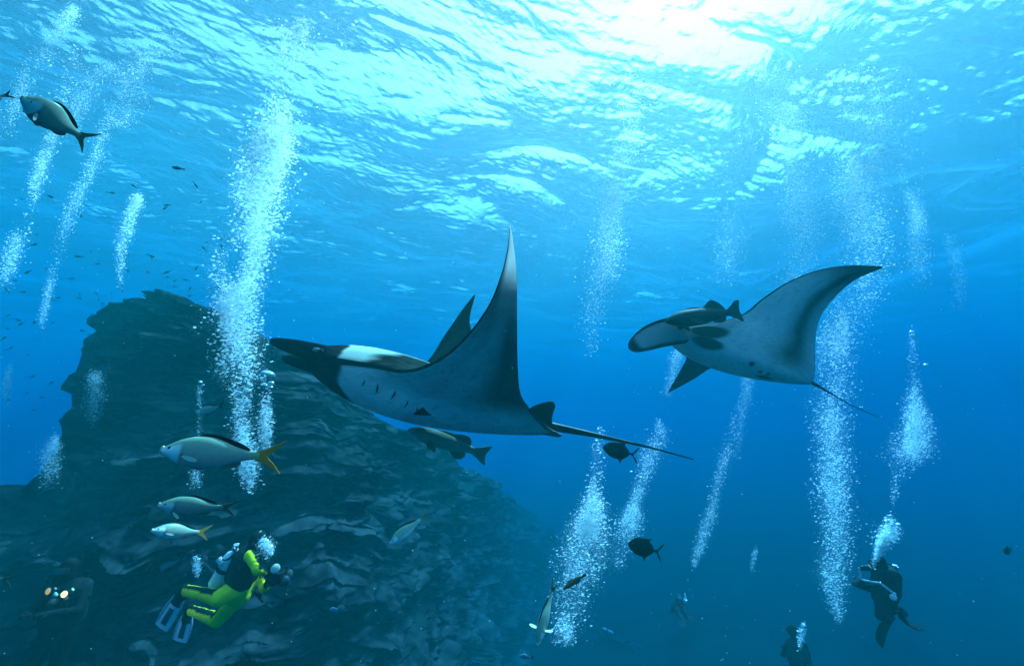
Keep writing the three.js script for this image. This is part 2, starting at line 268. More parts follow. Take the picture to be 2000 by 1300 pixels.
// the far manta
{
  const S = [
    [-1, 1304, 766, 7.0, 1306, 767, 7.0, .004, .004], [-.85, 1322, 735, 6.95, 1352, 742, 6.95, .03, .03], [-.68, 1340, 702, 6.8, 1400, 715, 6.8, .05, .05], [-.5, 1338, 685, 6.65, 1462, 722, 6.6, .09, .09],
    [-.3, 1318, 672, 6.45, 1535, 742, 6.4, .15, .15], [-.12, 1306, 664, 6.28, 1575, 750, 6.25, .23, .24], [0, 1306, 655, 6.2, 1584, 750, 6.2, .26, .30], [.12, 1330, 640, 6.18, 1588, 744, 6.2, .22, .24],
    [.25, 1395, 629, 6.2, 1592, 728, 6.22, .14, .12], [.38, 1448, 615, 6.28, 1593, 703, 6.28, .09, .07], [.52, 1492, 581, 6.38, 1593, 668, 6.36, .06, .05], [.66, 1542, 549, 6.5, 1601, 624, 6.45, .05, .04],
    [.79, 1600, 527, 6.6, 1627, 585, 6.55, .04, .03], [.9, 1660, 518, 6.66, 1670, 547, 6.64, .022, .02], [1, 1725, 520, 6.7, 1725, 523, 6.7, .004, .004]];
  const color = (s, u, side) => {
    const m = mottle(s + 4, u), jag = .05 * fbm(s * 14, u * 6, 9, 3);
    if (side > 0) { const a = ss(.25, .3, u + jag) * (1 - ss(.5, .6, u + jag)) * ss(.05, .12, s) * (1 - ss(.28, .36, s)); return mix3(BLACK.map((x) => x * 2), [.6, .64, .58], a + m * .4); }
    let c = PALE.map((x) => x * .95 * (1 + m * 2));
    c = mix3(c, [.03, .04, .05], Math.exp(-(((u - .74 + .12 * Math.abs(s) + jag * .6) / .17) ** 2)) * ss(.06, .3, s) * (1 - ss(.85, 1, s)) * .98);
    c = mix3(c, [.05, .055, .06], ss(-.4, -.55, s) * .7);
    c = mix3(c, WHITE, ss(-.93, -.99, s));
    c = mix3(c, [.05, .06, .06], ss(.8, .96, s) * .85);
    c = mix3(c, BLACK, 1 - ss(.01, .03, u * (1.2 - Math.abs(s)) * 1.4));
    const sp = (a, b, ra, rb) => ss(1.25, .75, Math.hypot((s - a) / ra, (u - b) / rb) + jag);
    c = mix3(c, BLACK, Math.max(sp(.16, .12, .07, .10), sp(.07, .20, .05, .10), sp(.03, .52, .018, .02), sp(.0, .6, .012, .012), sp(.0, .66, .012, .014), sp(-.03, .66, .012, .06)) * .95);
    return c;
  };
  const M = manta(S, color, 'smaller manta ray on the right, seen from below, carrying a dark fish on its head'), O = M.pos, t = M.t, dark = std(...BLACK, { roughness: .45 });
  const P = (x, y, d) => at(x, y, d).sub(O);
  const face = (u, a, b) => mix3(mix3([.5, .51, .53], BLACK, ss(.66, .82, Math.abs(a)) + ss(.80, .9, u)), [.75, .8, .78], ss(.88, .95, u) * ss(-.8, -.97, a));
  part('cephalic_fin', loft([P(1345, 645, 6.1), P(1312, 647, 6.02), P(1280, 655, 5.98), P(1252, 668, 5.98), P(1228, 681, 6.02)], [.19, .21, .205, .175, .10], [.07, .06, .05, .045, .035], V(.55, 1, 0).normalize(), face, 60, 40), skinMat, t);
  part('cephalic_fin', loft([P(1340, 634, 6.4), P(1310, 632, 6.42), P(1285, 640, 6.42), P(1258, 655, 6.4)], [.12, .11, .09, .04], [.06, .05, .045, .03], V(.4, 1, 0).normalize(), () => BLACK.map((x) => x * 2)), skinMat, t);
  const eye = part('eye', new THREE.SphereGeometry(.04, 20, 14), std(.008, .008, .01, { roughness: .1 }), t); eye.position.copy(P(1329, 638, 5.93));
  part('dorsal_fin', finPlate(smoothOutline([P(1545, 728, 6.42), P(1560, 718, 6.5), P(1572, 716, 6.52), P(1576, 730, 6.45), P(1580, 745, 6.35)]), .03), dark, t);
  part('tail', limb([P(1574, 742, 6.22), P(1588, 748, 6.22), P(1620, 766, 6.25), P(1665, 792, 6.3), P(1690, 803, 6.32), P(1716, 814, 6.34)], [.035, .02, .011, .008, .006, .005], 50, 10), dark, t);
}

// ---------------------------------------------------------------- fish
// profiles run from the nose (0) to the fork of the tail (about .85); all lengths are shares of the whole length
const PROFILE = {
  creole: { top: [[0, .004], [.02, .028], [.06, .055], [.15, .104], [.26, .134], [.37, .137], [.48, .11], [.58, .072], [.67, .046], [.74, .035], [.80, .036]], bot: [[0, -.008], [.02, -.03], [.06, -.052], [.15, -.1], [.26, -.131], [.37, -.132], [.48, -.118], [.58, -.085], [.67, -.052], [.74, -.037], [.80, -.038]], w: [[0, .012], [.05, .04], [.16, .066], [.3, .076], [.45, .064], [.6, .036], [.74, .015], [.80, .007]] },
  cod: { top: [[0, .005], [.03, .03], [.1, .062], [.22, .088], [.38, .094], [.55, .082], [.68, .058], [.78, .04], [.84, .042]], bot: [[0, -.01], [.03, -.025], [.1, -.055], [.22, -.082], [.38, -.09], [.55, -.075], [.68, -.05], [.78, -.038], [.84, -.04]], w: [[0, .014], [.08, .05], [.22, .07], [.4, .07], [.6, .045], [.78, .018], [.84, .008]] },
  jack: { top: [[0, .006], [.03, .055], [.12, .13], [.25, .185], [.42, .19], [.58, .13], [.7, .05], [.76, .022], [.80, .03]], bot: [[0, -.012], [.03, -.05], [.12, -.12], [.25, -.18], [.42, -.19], [.58, -.14], [.7, -.06], [.76, -.022], [.80, -.03]], w: [[0, .012], [.1, .05], [.3, .075], [.5, .055], [.7, .02], [.80, .008]] },
};
const eyeMat = std(.01, .01, .012, { roughness: .08 }), ringMat = std(.20, .21, .18, { roughness: .4 });
// nose and tail are places in the world, up is where the back points; K holds colours and fins
function fish(name, nose, tail, up, label, K) {
  const L = nose.distanceTo(tail), X = tail.clone().sub(nose).normalize(), Y = up.clone().addScaledVector(X, -up.dot(X)).normalize(), Z = X.clone().cross(Y);
  const t = thing(name, nose.clone().lerp(tail, .5), label, 'fish', K.group);
  t.quaternion.setFromRotationMatrix(new THREE.Matrix4().makeBasis(X, Y, Z)); t.scale.setScalar(L);
  const Q = PROFILE[K.shape], top = curve(Q.top), bot = curve(Q.bot), wid = curve(Q.w), end = Q.w[Q.w.length - 1][0], bend = (x) => (K.bend ?? 0) * Math.sin((x - .3) * 3) * x;
  const deep = K.deep ?? 1, mid = (x, y, z) => V(x - .5, y, z + bend(x));
  part('body', sheet(56, 32, (u, v) => {
    const x = end * Math.pow(u, 1.25), a = v * 2 * Math.PI, cy = Math.cos(a), h = (cy > 0 ? top(x) : -bot(x)) * deep, y = cy * h, z = Math.sin(a) * wid(x) * (.72 + .28 * Math.abs(Math.sin(a))) * (u < .001 ? .3 : 1);
    return { p: mid(x, y, z), c: K.color(x, y / Math.max(h, 1e-4), Math.sin(a)) };
  }, true), K.mat ?? fishSkin, t);
  const flat = (pts, th, m, n) => part(n, finPlate(smoothOutline(pts.map(([x, y, z = 0]) => mid(x, y * deep, z)), 44), th), m, t);
  for (const [n, pts, m] of K.fins) flat(pts, .007, m, n);
  if (K.eye) for (const s of [1, -1]) {
    const [ex, ey] = K.eye, ez = wid(ex) * Math.sqrt(Math.max(.1, 1 - (ey / top(ex)) ** 2)) * .93, e = part('eye', new THREE.SphereGeometry(.0165, 16, 12), ringMat, t); e.position.copy(mid(ex, ey, ez * s)); e.scale.z = .28;
    const p = part('pupil', new THREE.SphereGeometry(.0125, 14, 10), eyeMat, e); p.position.z = .0075 * s;
  }
  if (K.lip) { part('lip', new THREE.TorusGeometry(.020, .011, 10, 24).rotateY(Math.PI / 2).scale(1.3, 1.15, .5).translate(-.490, .004, 0), K.lip, t); part('lip', new THREE.TorusGeometry(.020, .009, 10, 24).rotateY(Math.PI / 2).scale(1, .9, .7).translate(-.480, -.010, 0), K.lip, t); }
  for (const s of [1, -1]) for (const [n, a, b, w, m] of K.pectoral ?? []) {
    const A = mid(a[0], a[1], (wid(a[0]) * .92) * s), B = mid(b[0], b[1], b[2] * s), d = B.clone().sub(A), side = d.clone().cross(V(0, 0, s)).normalize();
    part(n, finPlate(smoothOutline([A, A.clone().addScaledVector(d, .5).addScaledVector(side, w), B.clone().addScaledVector(side, w * .3), B.clone().addScaledVector(side, -w * .4), A.clone().addScaledVector(d, .45).addScaledVector(side, -w)], 28), .005), m, t);
  }
  return t;
}
const dullSkin = new THREE.MeshPhysicalMaterial({ vertexColors: true, roughness: .7, specularIntensity: .12 });
const fishSkin = new THREE.MeshPhysicalMaterial({ vertexColors: true, roughness: .38, specularIntensity: .6 });
const forkTail = (h, notch, b = .036, root = .765) => [[root, b * .9], [.83, b * 1.5], [.90, h * .62], [1, h], [.99, h * .93], [.93, h * .45], [notch, 0], [.93, -h * .45], [.99, -h * .93], [1, -h], [.90, -h * .62], [.83, -b * 1.5], [root, -b * .9]];
const creole = (o = {}) => {
  const tail = std(...(o.tail ?? [.52, .26, .05]), { roughness: .5, transmission: .25 }), dark = std(.02, .02, .02), red = std(.30, .16, .12), pale = std(.72, .74, .62, { transmission: .3 }), lift = o.lift ?? 1;
  return {
    shape: 'creole', bend: o.bend, deep: o.deep, eye: [.085, .026], lip: std(.50, .50, .36, { roughness: .5 }), group: o.group,
    color: (x, y, z) => {
      const back = [.09, .17, .12], flank = [.20, .22, .18], belly = o.belly ?? [.75, .24, .24], k = .5 + .5 * y, n = .12 * fbm(x * 30, y * 6, z * 3, 3);
      let c = k > .5 ? mix3(flank, back, (k - .5) * 2.2) : mix3(belly, flank, k * 2.3);
      c = mix3(c, [.5, .54, .54], ss(.2, .17, x + .03 * y * y) * .8 * ss(.75, .3, y));            // pale gill cover
      c = mix3(c, [.1, .13, .13], Math.exp(-(((x - .205 + .03 * y * y) / .007) ** 2)) * .6);
      c = mix3(c, [.16, .08, .06], Math.exp(-(((x - .205) / .012) ** 2 + ((y + .25) / .13) ** 2)));
      c = mix3(c, [.72, .70, .5], ss(.035, .01, x));
      c = mix3(c, o.tail ?? [.28, .24, .08], ss(.68, .8, x) * .7);
      return c.map((q) => Math.min(.85, q * lift * 1.35 * (1 + n)));
    },
    fins: [['tail_fin', forkTail(.142, .865), tail], ['dorsal_fin', [[.24, .122], [.33, .158], [.45, .150], [.56, .118], [.66, .080], [.71, .045], [.66, .036], [.56, .066], [.45, .102], [.33, .122]], dark], ['anal_fin', [[.49, -.105], [.54, -.118], [.62, -.108], [.66, -.075], [.64, -.055], [.55, -.085]], red], ['pelvic_fin', [[.27, -.12], [.32, -.145], [.36, -.138], [.34, -.12]], red]],
    pectoral: [['pectoral_fin', o.pec?.[0] ?? [.205, -.035], o.pec?.[1] ?? [.34, -.066, .085], o.pec?.[2] ?? .016, pale]],
  };
};
const UP = V(0, 1, 0), CAM = V(0, 0, 1);
fish('creolefish', at(314, 879, 1.15), at(553, 893, 1.2), UP, 'largest fish, blue green with a pink belly and orange forked tail, crossing the bubble column', creole({ lift: 1.25 }));
fish('creolefish', at(308, 986, 1.7), at(466, 992, 1.85), UP.clone().add(V(.1, 0, .1)), 'teal fish with white mouth and dark tail, between two other fish above the diver', creole({ tail: [.10, .12, .08], lift: .9, pec: [[.2, -.07], [.29, -.15, .09], .016] }));
fish('creolefish', at(295, 1036, 1.9), at(409, 1040, 2.1), UP.clone().add(V(0, 0, -.2)), 'pale blue fish with a yellowish tail, just above the yellow diver', creole({ belly: [.4, .44, .46], lift: 1.1, bend: .02 }));
fish('creolefish', at(384, 806, 3.4), at(438, 790, 3.4), UP, 'small grey fish with a dark tail, above the largest fish', creole({ tail: [.02, .03, .03], belly: [.4, .42, .42] }));
fish('creolefish', at(40, 190, 1.14), at(180, 280, 1.34), V(.57, .82, -.12), 'silvery fish with a dark belly, nose up in the top left corner', creole({ belly: [.10, .12, .13], tail: [.22, .24, .14], lift: 1.3, deep: 1.55, pec: [[.2, -.06], [.20, -.17, .11], .022] }));
fish('creolefish', at(-62, 196, 1.8), at(27, 184, 1.9), UP, 'fish cut by the left edge, near the top, only its tail showing', creole({ tail: [.03, .04, .05] }));
fish('creolefish', at(761, 1062, 2.6), at(836, 1002, 2.75), V(-.5, .75, .2), 'pale silver fish nosing down in front of the dark rock', creole({ belly: [.66, .68, .66], tail: [.3, .34, .2], lift: 1.55 }));
fish('creolefish', at(1050, 1260, 2.0), at(1080, 1130, 2.2), V(-.55, .25, .85), 'white fish swimming straight down with both side fins spread', creole({ belly: [.6, .6, .55], lift: 1.4, tail: [.12, .15, .10], bend: .05, pec: [[.22, .0], [.24, .02, .22], .032] }));
fish('creolefish', at(-95, 1118, 2.4), at(30, 1134, 2.5), UP, 'fish cut by the left edge near the bottom, only its tail showing', creole({ tail: [.10, .12, .06] }));
{
  const olive = std(.22, .25, .14, { roughness: .6 }), m = std(.26, .29, .15, { roughness: .6, transmission: .3 });
  fish('bass', at(796, 839, 4.6), at(955, 890, 4.9), V(.25, 1, 0), 'olive brown bass with a square tail, under the belly of the near manta', {
    shape: 'cod', mat: dullSkin, eye: [.10, .03], color: (x, y) => mix3([.44, .48, .34], [.22, .26, .19], .5 + .5 * y).map((q) => q * (1 + .35 * fbm(x * 14, y * 4, 1))),
    fins: [['tail_fin', [[.80, .035], [.87, .06], [.95, .095], [1, .115], [.985, .07], [.955, 0], [.97, -.07], [.985, -.11], [.93, -.10], [.86, -.062], [.80, -.035]], olive], ['dorsal_fin', [[.30, .088], [.42, .11], [.52, .112], [.62, .135], [.70, .13], [.74, .09], [.74, .045], [.6, .065], [.45, .085]], olive], ['anal_fin', [[.52, -.07], [.60, -.13], [.68, -.13], [.72, -.08], [.70, -.042], [.6, -.058]], m]],
    pectoral: [['pectoral_fin', [.24, -.03], [.35, -.13, .10], .03, m]],
  });
}
const jack = (o = {}) => {
  const d = std(.010, .012, .014, { roughness: .7 });
  return { shape: 'jack', mat: dullSkin, eye: [.10, .03], color: (x, y) => [.012, .014, .016].map((q) => q * (1 + .8 * fbm(x * 12, y * 3, 2))), fins: [['tail_fin', forkTail(.21, .85, .028, .775), d], ['dorsal_fin', [[.30, .17], [.42, .20], [.50, .205], [.62, .235], [.57, .175], [.66, .10], [.72, .05], [.5, .14]], d], ['anal_fin', [[.36, -.17], [.46, -.205], [.52, -.27], [.54, -.20], [.64, -.12], [.72, -.05], [.5, -.14]], d]], pectoral: [['pectoral_fin', [.24, -.03], [.40, -.11, .08], .02, d]], ...o };
};
fish('black_jack', at(1178, 873, 4.2), at(1248, 890, 4.3), V(.25, 1, 0), 'small black jack just below the whip tail of the near manta', jack());
fish('black_jack', at(1227, 1061, 3.9), at(1295, 1080, 4.0), V(.2, 1, 0), 'black jack with a forked tail, alone in the lower middle', jack());
fish('black_jack', at(1961, 1078, 6.5), at(1979, 1071, 6.6), UP, 'tiny dark fish near the right edge, above the bottom corner', jack());
{
  const m = std(.03, .025, .015), y = std(.35, .20, .05, { roughness: .5 });
  fish('wrasse', at(1100, 1151, 2.8), at(1143, 1119, 2.9), V(-.4, .7, .3), 'small slim brown fish with orange fins beside the downward white fish', { shape: 'cod', bend: .07, eye: [.1, .03], color: (x, yy) => mix3([.03, .025, .02], [.10, .05, .02], .5 + .5 * yy), fins: [['tail_fin', [[.80, .03], [.9, .05], [1, .055], [.98, 0], [1, -.05], [.9, -.05], [.80, -.03]], m], ['dorsal_fin', [[.22, .085], [.3, .15], [.4, .13], [.6, .1], [.74, .06], [.74, .04], [.45, .08]], y], ['anal_fin', [[.45, -.07], [.52, -.12], [.7, -.08], [.72, -.04], [.55, -.06]], m]], pectoral: [['pectoral_fin', [.22, -.02], [.33, -.13, .12], .03, y]] });
}
{
  const d = std(.04, .05, .045, { roughness: .6 });
  fish('grouper', at(1300, 628, 5.75), at(1450, 606, 6.15), V(-.12, 1, -.05), 'dark stout fish riding close above the head of the far manta', {
    shape: 'cod', mat: dullSkin, eye: [.10, .03], color: (x, y) => mix3([.02, .025, .025], [.05, .06, .055], .5 + .5 * y).map((q) => q * (1 + .4 * fbm(x * 18, y * 4, 3))),
    fins: [['tail_fin', [[.81, .03], [.88, .075], [.95, .12], [1, .115], [.975, .05], [.96, 0], [.965, -.06], [.96, -.12], [.9, -.085], [.81, -.03]], d], ['dorsal_fin', [[.50, .08], [.57, .13], [.64, .165], [.70, .14], [.76, .085], [.78, .04], [.62, .06]], d], ['anal_fin', [[.56, -.065], [.62, -.09], [.72, -.09], [.76, -.04], [.64, -.055]], d], ['spiny_fin', [[.2, .075], [.3, .102], [.42, .108], [.5, .085], [.35, .08]], d]],
    pectoral: [['pectoral_fin', [.24, -.03], [.36, -.10, .12], .03, d]],
  });
}
// small far fish
{
  const grey = std(.02, .03, .035), far = (o = {}) => ({ shape: 'creole', color: () => [.025, .035, .04], fins: [['tail_fin', forkTail(.14, .87), grey]], ...o });
  fish('creolefish', at(335, 326, 7), at(363, 331, 7), UP, 'tiny dark fish high on the left below the surface, nose to the left', far());
  fish('creolefish', at(317, 409, 8.5), at(329, 402, 8.5), V(-.5, 1, 0), 'tiny dim fish in open water between the two left bubble columns', far());
  fish('creolefish', at(642, 1189, 6), at(666, 1190, 6), UP, 'small blue fish low against the rock, right of the yellow diver', far({ color: () => [.12, .2, .3] }));
  fish('creolefish', at(1014, 1280, 5), at(1044, 1284, 5), UP, 'dim blue fish at the bottom edge under the downward white fish', far({ color: () => [.12, .2, .26] }));
  // the school over the rock: simple little bodies
  const g = mergeGeometries([sheet(10, 10, (u, v) => { const x = u * .8, a = v * 6.283; return { p: V(x - .5, Math.cos(a) * .13 * Math.sin(Math.PI * Math.pow(u * .97 + .015, .7)), Math.sin(a) * .07 * Math.sin(Math.PI * Math.pow(u * .97 + .015, .7))) }; }, true), ...[1, -1].map((s) => { const q = new THREE.ExtrudeGeometry(new THREE.Shape([new THREE.Vector2(.24, 0), new THREE.Vector2(.5, .15 * s), new THREE.Vector2(.40, .02 * s)]), { depth: .012, bevelEnabled: false }).translate(0, 0, -.006); return mergeVertices(q); })].map((q) => { q.deleteAttribute('color'); return q; }));
  for (let i = 0; i < 110; i++) {
    const x = Math.pow(rnd(), 1.1) * 440 + 4, y = clamp(520 + x * .1 + 95 * gauss() + 90 * (1 - x / 440), 360, 800), d = 9 + 4 * rnd();
    const m = new THREE.Mesh(g, grey); m.name = numbered('school_fish'); m.position.copy(at(x, y, d)); m.rotation.set(.3 * gauss(), (rnd() < .6 ? 0 : Math.PI) + .5 * gauss(), .45 * gauss()); m.scale.setScalar((.10 + .09 * rnd()) * d / 9); m.castShadow = m.receiveShadow = true;
    scene.add(tag(m, 'tiny dark fish of the loose school over the rock top on the left', 'fish', 'school of tiny fish over the rock'));
  }
}
// ---------------------------------------------------------------- divers
// one continuous body from tapered capsules joined smoothly; bones: [a, b, ra, rb, id]
function skinOf(bones, cell, colorOf, k = .035) {
  const lo = V(1e9, 1e9, 1e9), hi = lo.clone().negate();
  for (const [a, b, ra, rb] of bones) for (const [p, r] of [[a, ra], [b, rb]]) { lo.min(p.clone().addScalar(-r)); hi.max(p.clone().addScalar(r)); }
  const c = lo.clone().add(hi).multiplyScalar(.5), half = Math.max(hi.x - lo.x, hi.y - lo.y, hi.z - lo.z) / 2 + cell * 3, N = Math.ceil(2 * half / cell), mc = new MarchingCubes(N, new THREE.MeshBasicMaterial(), false, false, 160000);
  const seg = bones.map(([a, b, ra, rb, id]) => { const d = b.clone().sub(a); return { a, d, l: Math.max(1e-9, d.lengthSq()), ra, rb, id }; });
  const dist = (s, x, y, z) => { const px = x - s.a.x, py = y - s.a.y, pz = z - s.a.z, t = clamp((px * s.d.x + py * s.d.y + pz * s.d.z) / s.l, 0, 1); return [Math.hypot(px - s.d.x * t, py - s.d.y * t, pz - s.d.z * t) - lerp(s.ra, s.rb, t), t]; };
  const h2 = N / 2, F1 = new Float32Array(N * N * N).fill(-1);
  for (let z = 0; z < N; z++) for (let y = 0; y < N; y++) for (let x = 0; x < N; x++) {
    const X = c.x + (x - h2) / h2 * half, Y = c.y + (y - h2) / h2 * half, Z = c.z + (z - h2) / h2 * half;
    let d = 1e9; const wr = cell > .015 ? .006 * noise(X * 13, Y * 13, Z * 13) : 0;
    for (const s of seg) { const e = dist(s, X, Y, Z)[0]; if (e > d + k * 2) continue; const h = clamp(.5 + .5 * (e - d) / k, 0, 1); d = d > 1e8 ? e : lerp(e, d, h) - k * h * (1 - h); }
    F1[x + y * N + z * N * N] = -d - wr;
  }
  mc.field.set(F1); mc.isolation = 0; mc.update();
  const n = mc.count, pos = new Float32Array(n * 3), nor = new Float32Array(n * 3), col = new Float32Array(n * 3);
  for (let i = 0; i < n; i++) {
    const p = V(mc.positionArray[i * 3], mc.positionArray[i * 3 + 1], mc.positionArray[i * 3 + 2]).multiplyScalar(half).add(c), m = V(mc.normalArray[i * 3], mc.normalArray[i * 3 + 1], mc.normalArray[i * 3 + 2]).normalize();
    p.toArray(pos, i * 3); m.toArray(nor, i * 3);
    let best = 1e9, bs, bt; for (const s of seg) { const [e, t] = dist(s, p.x, p.y, p.z); if (e < best) { best = e; bs = s; bt = t; } }
    const q = colorOf(bs.id, bt, p, bs); col.set(q, i * 3);
  }
  const g = new THREE.BufferGeometry();
  g.setAttribute('position', new THREE.BufferAttribute(pos, 3)); g.setAttribute('normal', new THREE.BufferAttribute(nor, 3)); g.setAttribute('color', new THREE.BufferAttribute(col, 3));
  return mergeVertices(g, 1e-5);
}
const suitMat = new THREE.MeshPhysicalMaterial({ vertexColors: true, roughness: .75, specularIntensity: .1, side: THREE.DoubleSide });
const rubber = std(.012, .012, .014, { roughness: .5 }), metal = std(.55, .57, .58, { metalness: .6, roughness: .35 }), glassy = std(.03, .05, .06, { roughness: .05, clearcoat: 1 }), whiteTank = std(.78, .80, .80, { roughness: .4 });
const rod = (a, b, r, r2 = r, n = 12) => { const d = b.clone().sub(a), g = new THREE.CylinderGeometry(r2, r, d.length(), n); return g.applyQuaternion(new THREE.Quaternion().setFromUnitVectors(V(0, 1, 0), d.clone().normalize())).translate((a.x + b.x) / 2, (a.y + b.y) / 2, (a.z + b.z) / 2); };
const frame = (geo, p, x, y) => { const X = x.clone().normalize(), Z = X.clone().cross(y).normalize(), Y = Z.clone().cross(X); return geo.applyMatrix4(new THREE.Matrix4().makeBasis(X, Y, Z).setPosition(p)); };
// J: joints in the world; fwd: where the face looks; back: away from the chest
function diver(J, o) {
  const O = J.pelvis.clone(), q = {}; for (const k in J) q[k] = J[k].clone().sub(O);
  const t = thing('diver', O, o.label, 'person'), up = q.neck.clone().sub(q.pelvis).normalize(), back = o.back.clone().addScaledVector(up, -o.back.dot(up)).normalize(), across = up.clone().cross(back).normalize();
  const w = (p, k) => p.clone().addScaledVector(across, k), bones = [], spine = q.chest.clone().lerp(q.pelvis, .5);
  for (const s of [1, -1]) bones.push([w(q.chest, .09 * s), w(spine, .065 * s), .115, .115, 'torso'], [w(spine, .065 * s), w(q.pelvis, .075 * s), .115, .12, 'hip']);
  bones.push([q.chest, q.neck, .10, .06, 'torso'], [q.neck, q.head, .062, .07, 'hood'], [q.head.clone().addScaledVector(up, .045), q.head.clone().addScaledVector(up, -.02).addScaledVector(o.fwd, .035), .098, .082, 'hood']);
  for (const s of ['L', 'R']) {
    bones.push([q['sh' + s], q['el' + s], .062, .046, 'arm'], [q['el' + s], q['wr' + s], .047, .032, 'arm'], [q['hip' + s], q['kn' + s], .112 * (o.leg ?? 1), .070 * (o.leg ?? 1), 'thigh' + s], [q['kn' + s], q['an' + s], .068 * (o.leg ?? 1), .046 * (o.leg ?? 1), 'shin' + s]);
    const foot = q['fin' + s].clone().sub(q['an' + s]).normalize(); bones.push([q['an' + s], q['an' + s].clone().addScaledVector(foot, .16), .05, .045, 'boot']);
  }
  const body = skinOf(bones, o.cell ?? .022, o.suit), hands = [];
  for (const s of ['L', 'R']) {                               // gloves: a palm, four fingers and a thumb, closed round the grip
    const d = q['wr' + s].clone().sub(q['el' + s]).normalize(), side = d.clone().cross(up).normalize(), n = side.clone().cross(d).normalize(), w0 = q['wr' + s], at1 = (a, b, c) => w0.clone().addScaledVector(d, a).addScaledVector(side, b).addScaledVector(n, c);
    const hb = [[at1(-.01, 0, 0), at1(.03, 0, 0), .030, .030, 'hand'], [at1(.03, -.022, 0), at1(.085, -.026, 0), .020, .018, 'hand'], [at1(.03, .022, 0), at1(.085, .026, 0), .020, .018, 'hand']];
    [[-.034, .040], [-.011, .047], [.012, .044], [.034, .034]].forEach(([b, l]) => { hb.push([at1(.09, b, 0), at1(.09 + l * .8, b, -.010), .0105, .0095, 'hand'], [at1(.09 + l * .8, b, -.010), at1(.09 + l * .75, b, -.010 - l * .8), .0095, .008, 'hand']); });
    hb.push([at1(.03, -.035, -.005), at1(.065, -.058, -.02), .014, .011, 'hand'], [at1(.065, -.058, -.02), at1(.088, -.045, -.045), .011, .009, 'hand']);
    hands.push(skinOf(hb, .0075, () => o.glove ?? [.012, .012, .014], .008));
  }
  part('body', mergeGeometries([body, ...hands]), suitMat, t);
  // buoyancy vest over the torso
  const vs = o.vest ?? 1, vb = []; for (const s of [1, -1]) vb.push([w(q.chest, .095 * s).addScaledVector(up, .03), w(spine, .085 * s), .135 * vs, .145 * vs, 'v'], [w(spine, .085 * s), w(q.pelvis, .08 * s).addScaledVector(up, .10 * (2 - vs)), .14 * vs, .13 * vs, 'v']);
  vb.push([q.chest.clone().addScaledVector(back, .06), spine.clone().addScaledVector(back, .08), .12, .13, 'v']);
  const vn = o.cell ?? .022;
  part('buoyancy_vest', skinOf(vb, vn, (id, tt, p) => { const n = .5 + .5 * noise(p.x * 9, p.y * 9, p.z * 9); return [.010 + .012 * n, .011 + .012 * n, .014 + .012 * n]; }, .05), suitMat, t);
  // tank with its valve
  const t0 = q.chest.clone().addScaledVector(back, o.tankOff ?? .26).addScaledVector(up, .06), t1 = q.pelvis.clone().addScaledVector(back, (o.tankOff ?? .26) + (o.tankLean ?? 0)).addScaledVector(up, .0), L = t0.distanceTo(t1), r = o.tankR ?? .085;
  const prof = [[0, 0], [r * .8, 0], [r, .03], [r, L - .07], [r * .85, L - .03], [r * .4, L], [.025, L + .01], [.025, L + .05], [0, L + .05]].map(([x, y]) => new THREE.Vector2(x, y));
  const tank = part('tank', frame(new THREE.LatheGeometry(prof, 28).rotateZ(-Math.PI / 2), t1, t0.clone().sub(t1), across), o.tank ?? whiteTank, t);
  part('valve', mergeGeometries([rod(t0.clone().addScaledVector(across, -.05).addScaledVector(up, .07), t0.clone().addScaledVector(across, .05).addScaledVector(up, .07), .018), rod(t0.clone().addScaledVector(up, .04), t0.clone().addScaledVector(up, .10), .028)]), o.valve ?? metal, tank);
  const m1 = t0.clone().lerp(t1, .45);
  part('tank_strap', frame(new THREE.CylinderGeometry(r + .012, r + .012, .05, 28, 1, true).rotateZ(-Math.PI / 2), m1, t0.clone().sub(t1), across), new THREE.MeshPhysicalMaterial({ color: rgb(.012, .012, .014), roughness: .8, specularIntensity: .1, side: THREE.DoubleSide }), t);
  // mask and regulator with its hose
  const f = o.fwd, face = q.head.clone().addScaledVector(f, .105), mask = part('mask', frame(new RoundedBoxGeometry(.07, .085, .15, 3, .022), face, f, up), rubber, t);
  part('lens', frame(new RoundedBoxGeometry(.012, .06, .125, 2, .006), face.clone().addScaledVector(f, .034), f, up), glassy, mask);
  const reg = q.head.clone().addScaledVector(f, .13).addScaledVector(up, -.085);
  part('regulator', mergeGeometries([rod(reg, reg.clone().addScaledVector(f, .05), .036, .03, 20), rod(reg.clone().addScaledVector(f, -.05), reg, .018)]), rubber, t);
  part('hose', limb([reg, reg.clone().addScaledVector(across, .14).addScaledVector(f, -.02), w(q.chest, .2).addScaledVector(up, .12), t0.clone().addScaledVector(up, .08).addScaledVector(across, .05)], [.011, .011, .011], 30, 8), rubber, t);
  // fins
  for (const s of ['L', 'R']) {
    const a = q['an' + s].clone(), b = q['fin' + s], d = b.clone().sub(a), n = (o['flat' + s] ?? back).clone().addScaledVector(d.clone().normalize(), -(o['flat' + s] ?? back).dot(d.clone().normalize())).normalize(), side = d.clone().normalize().cross(n), bow = o['bow' + s] ?? 0;
    const P = (u, v) => a.clone().addScaledVector(d, u).addScaledVector(side, v).addScaledVector(n, bow * Math.sin(Math.PI * u)), W = curve([[0, .045], [.25, .058], [.4, .072], [.8, .088], [1, .082]]);
    const fin = part('swim_fin', mergeGeometries([sheet(40, 30, (u, v) => { const c = Math.cos(v * 2 * Math.PI), x = .22 + .78 * u; return { p: P(x, c * W(x)).addScaledVector(n, Math.sin(v * 2 * Math.PI) * lerp(.022, .008, u) * (1 - .5 * Math.abs(c))), c: u > .2 && Math.abs(c) > .32 && o.finColor ? o.finColor : u > .2 && o.finCore && u > .3 && u < .86 ? o.finCore : u > .2 && o.finColor ? o.finColor : [.012, .012, .014] }; }, true)]), suitMat, t);
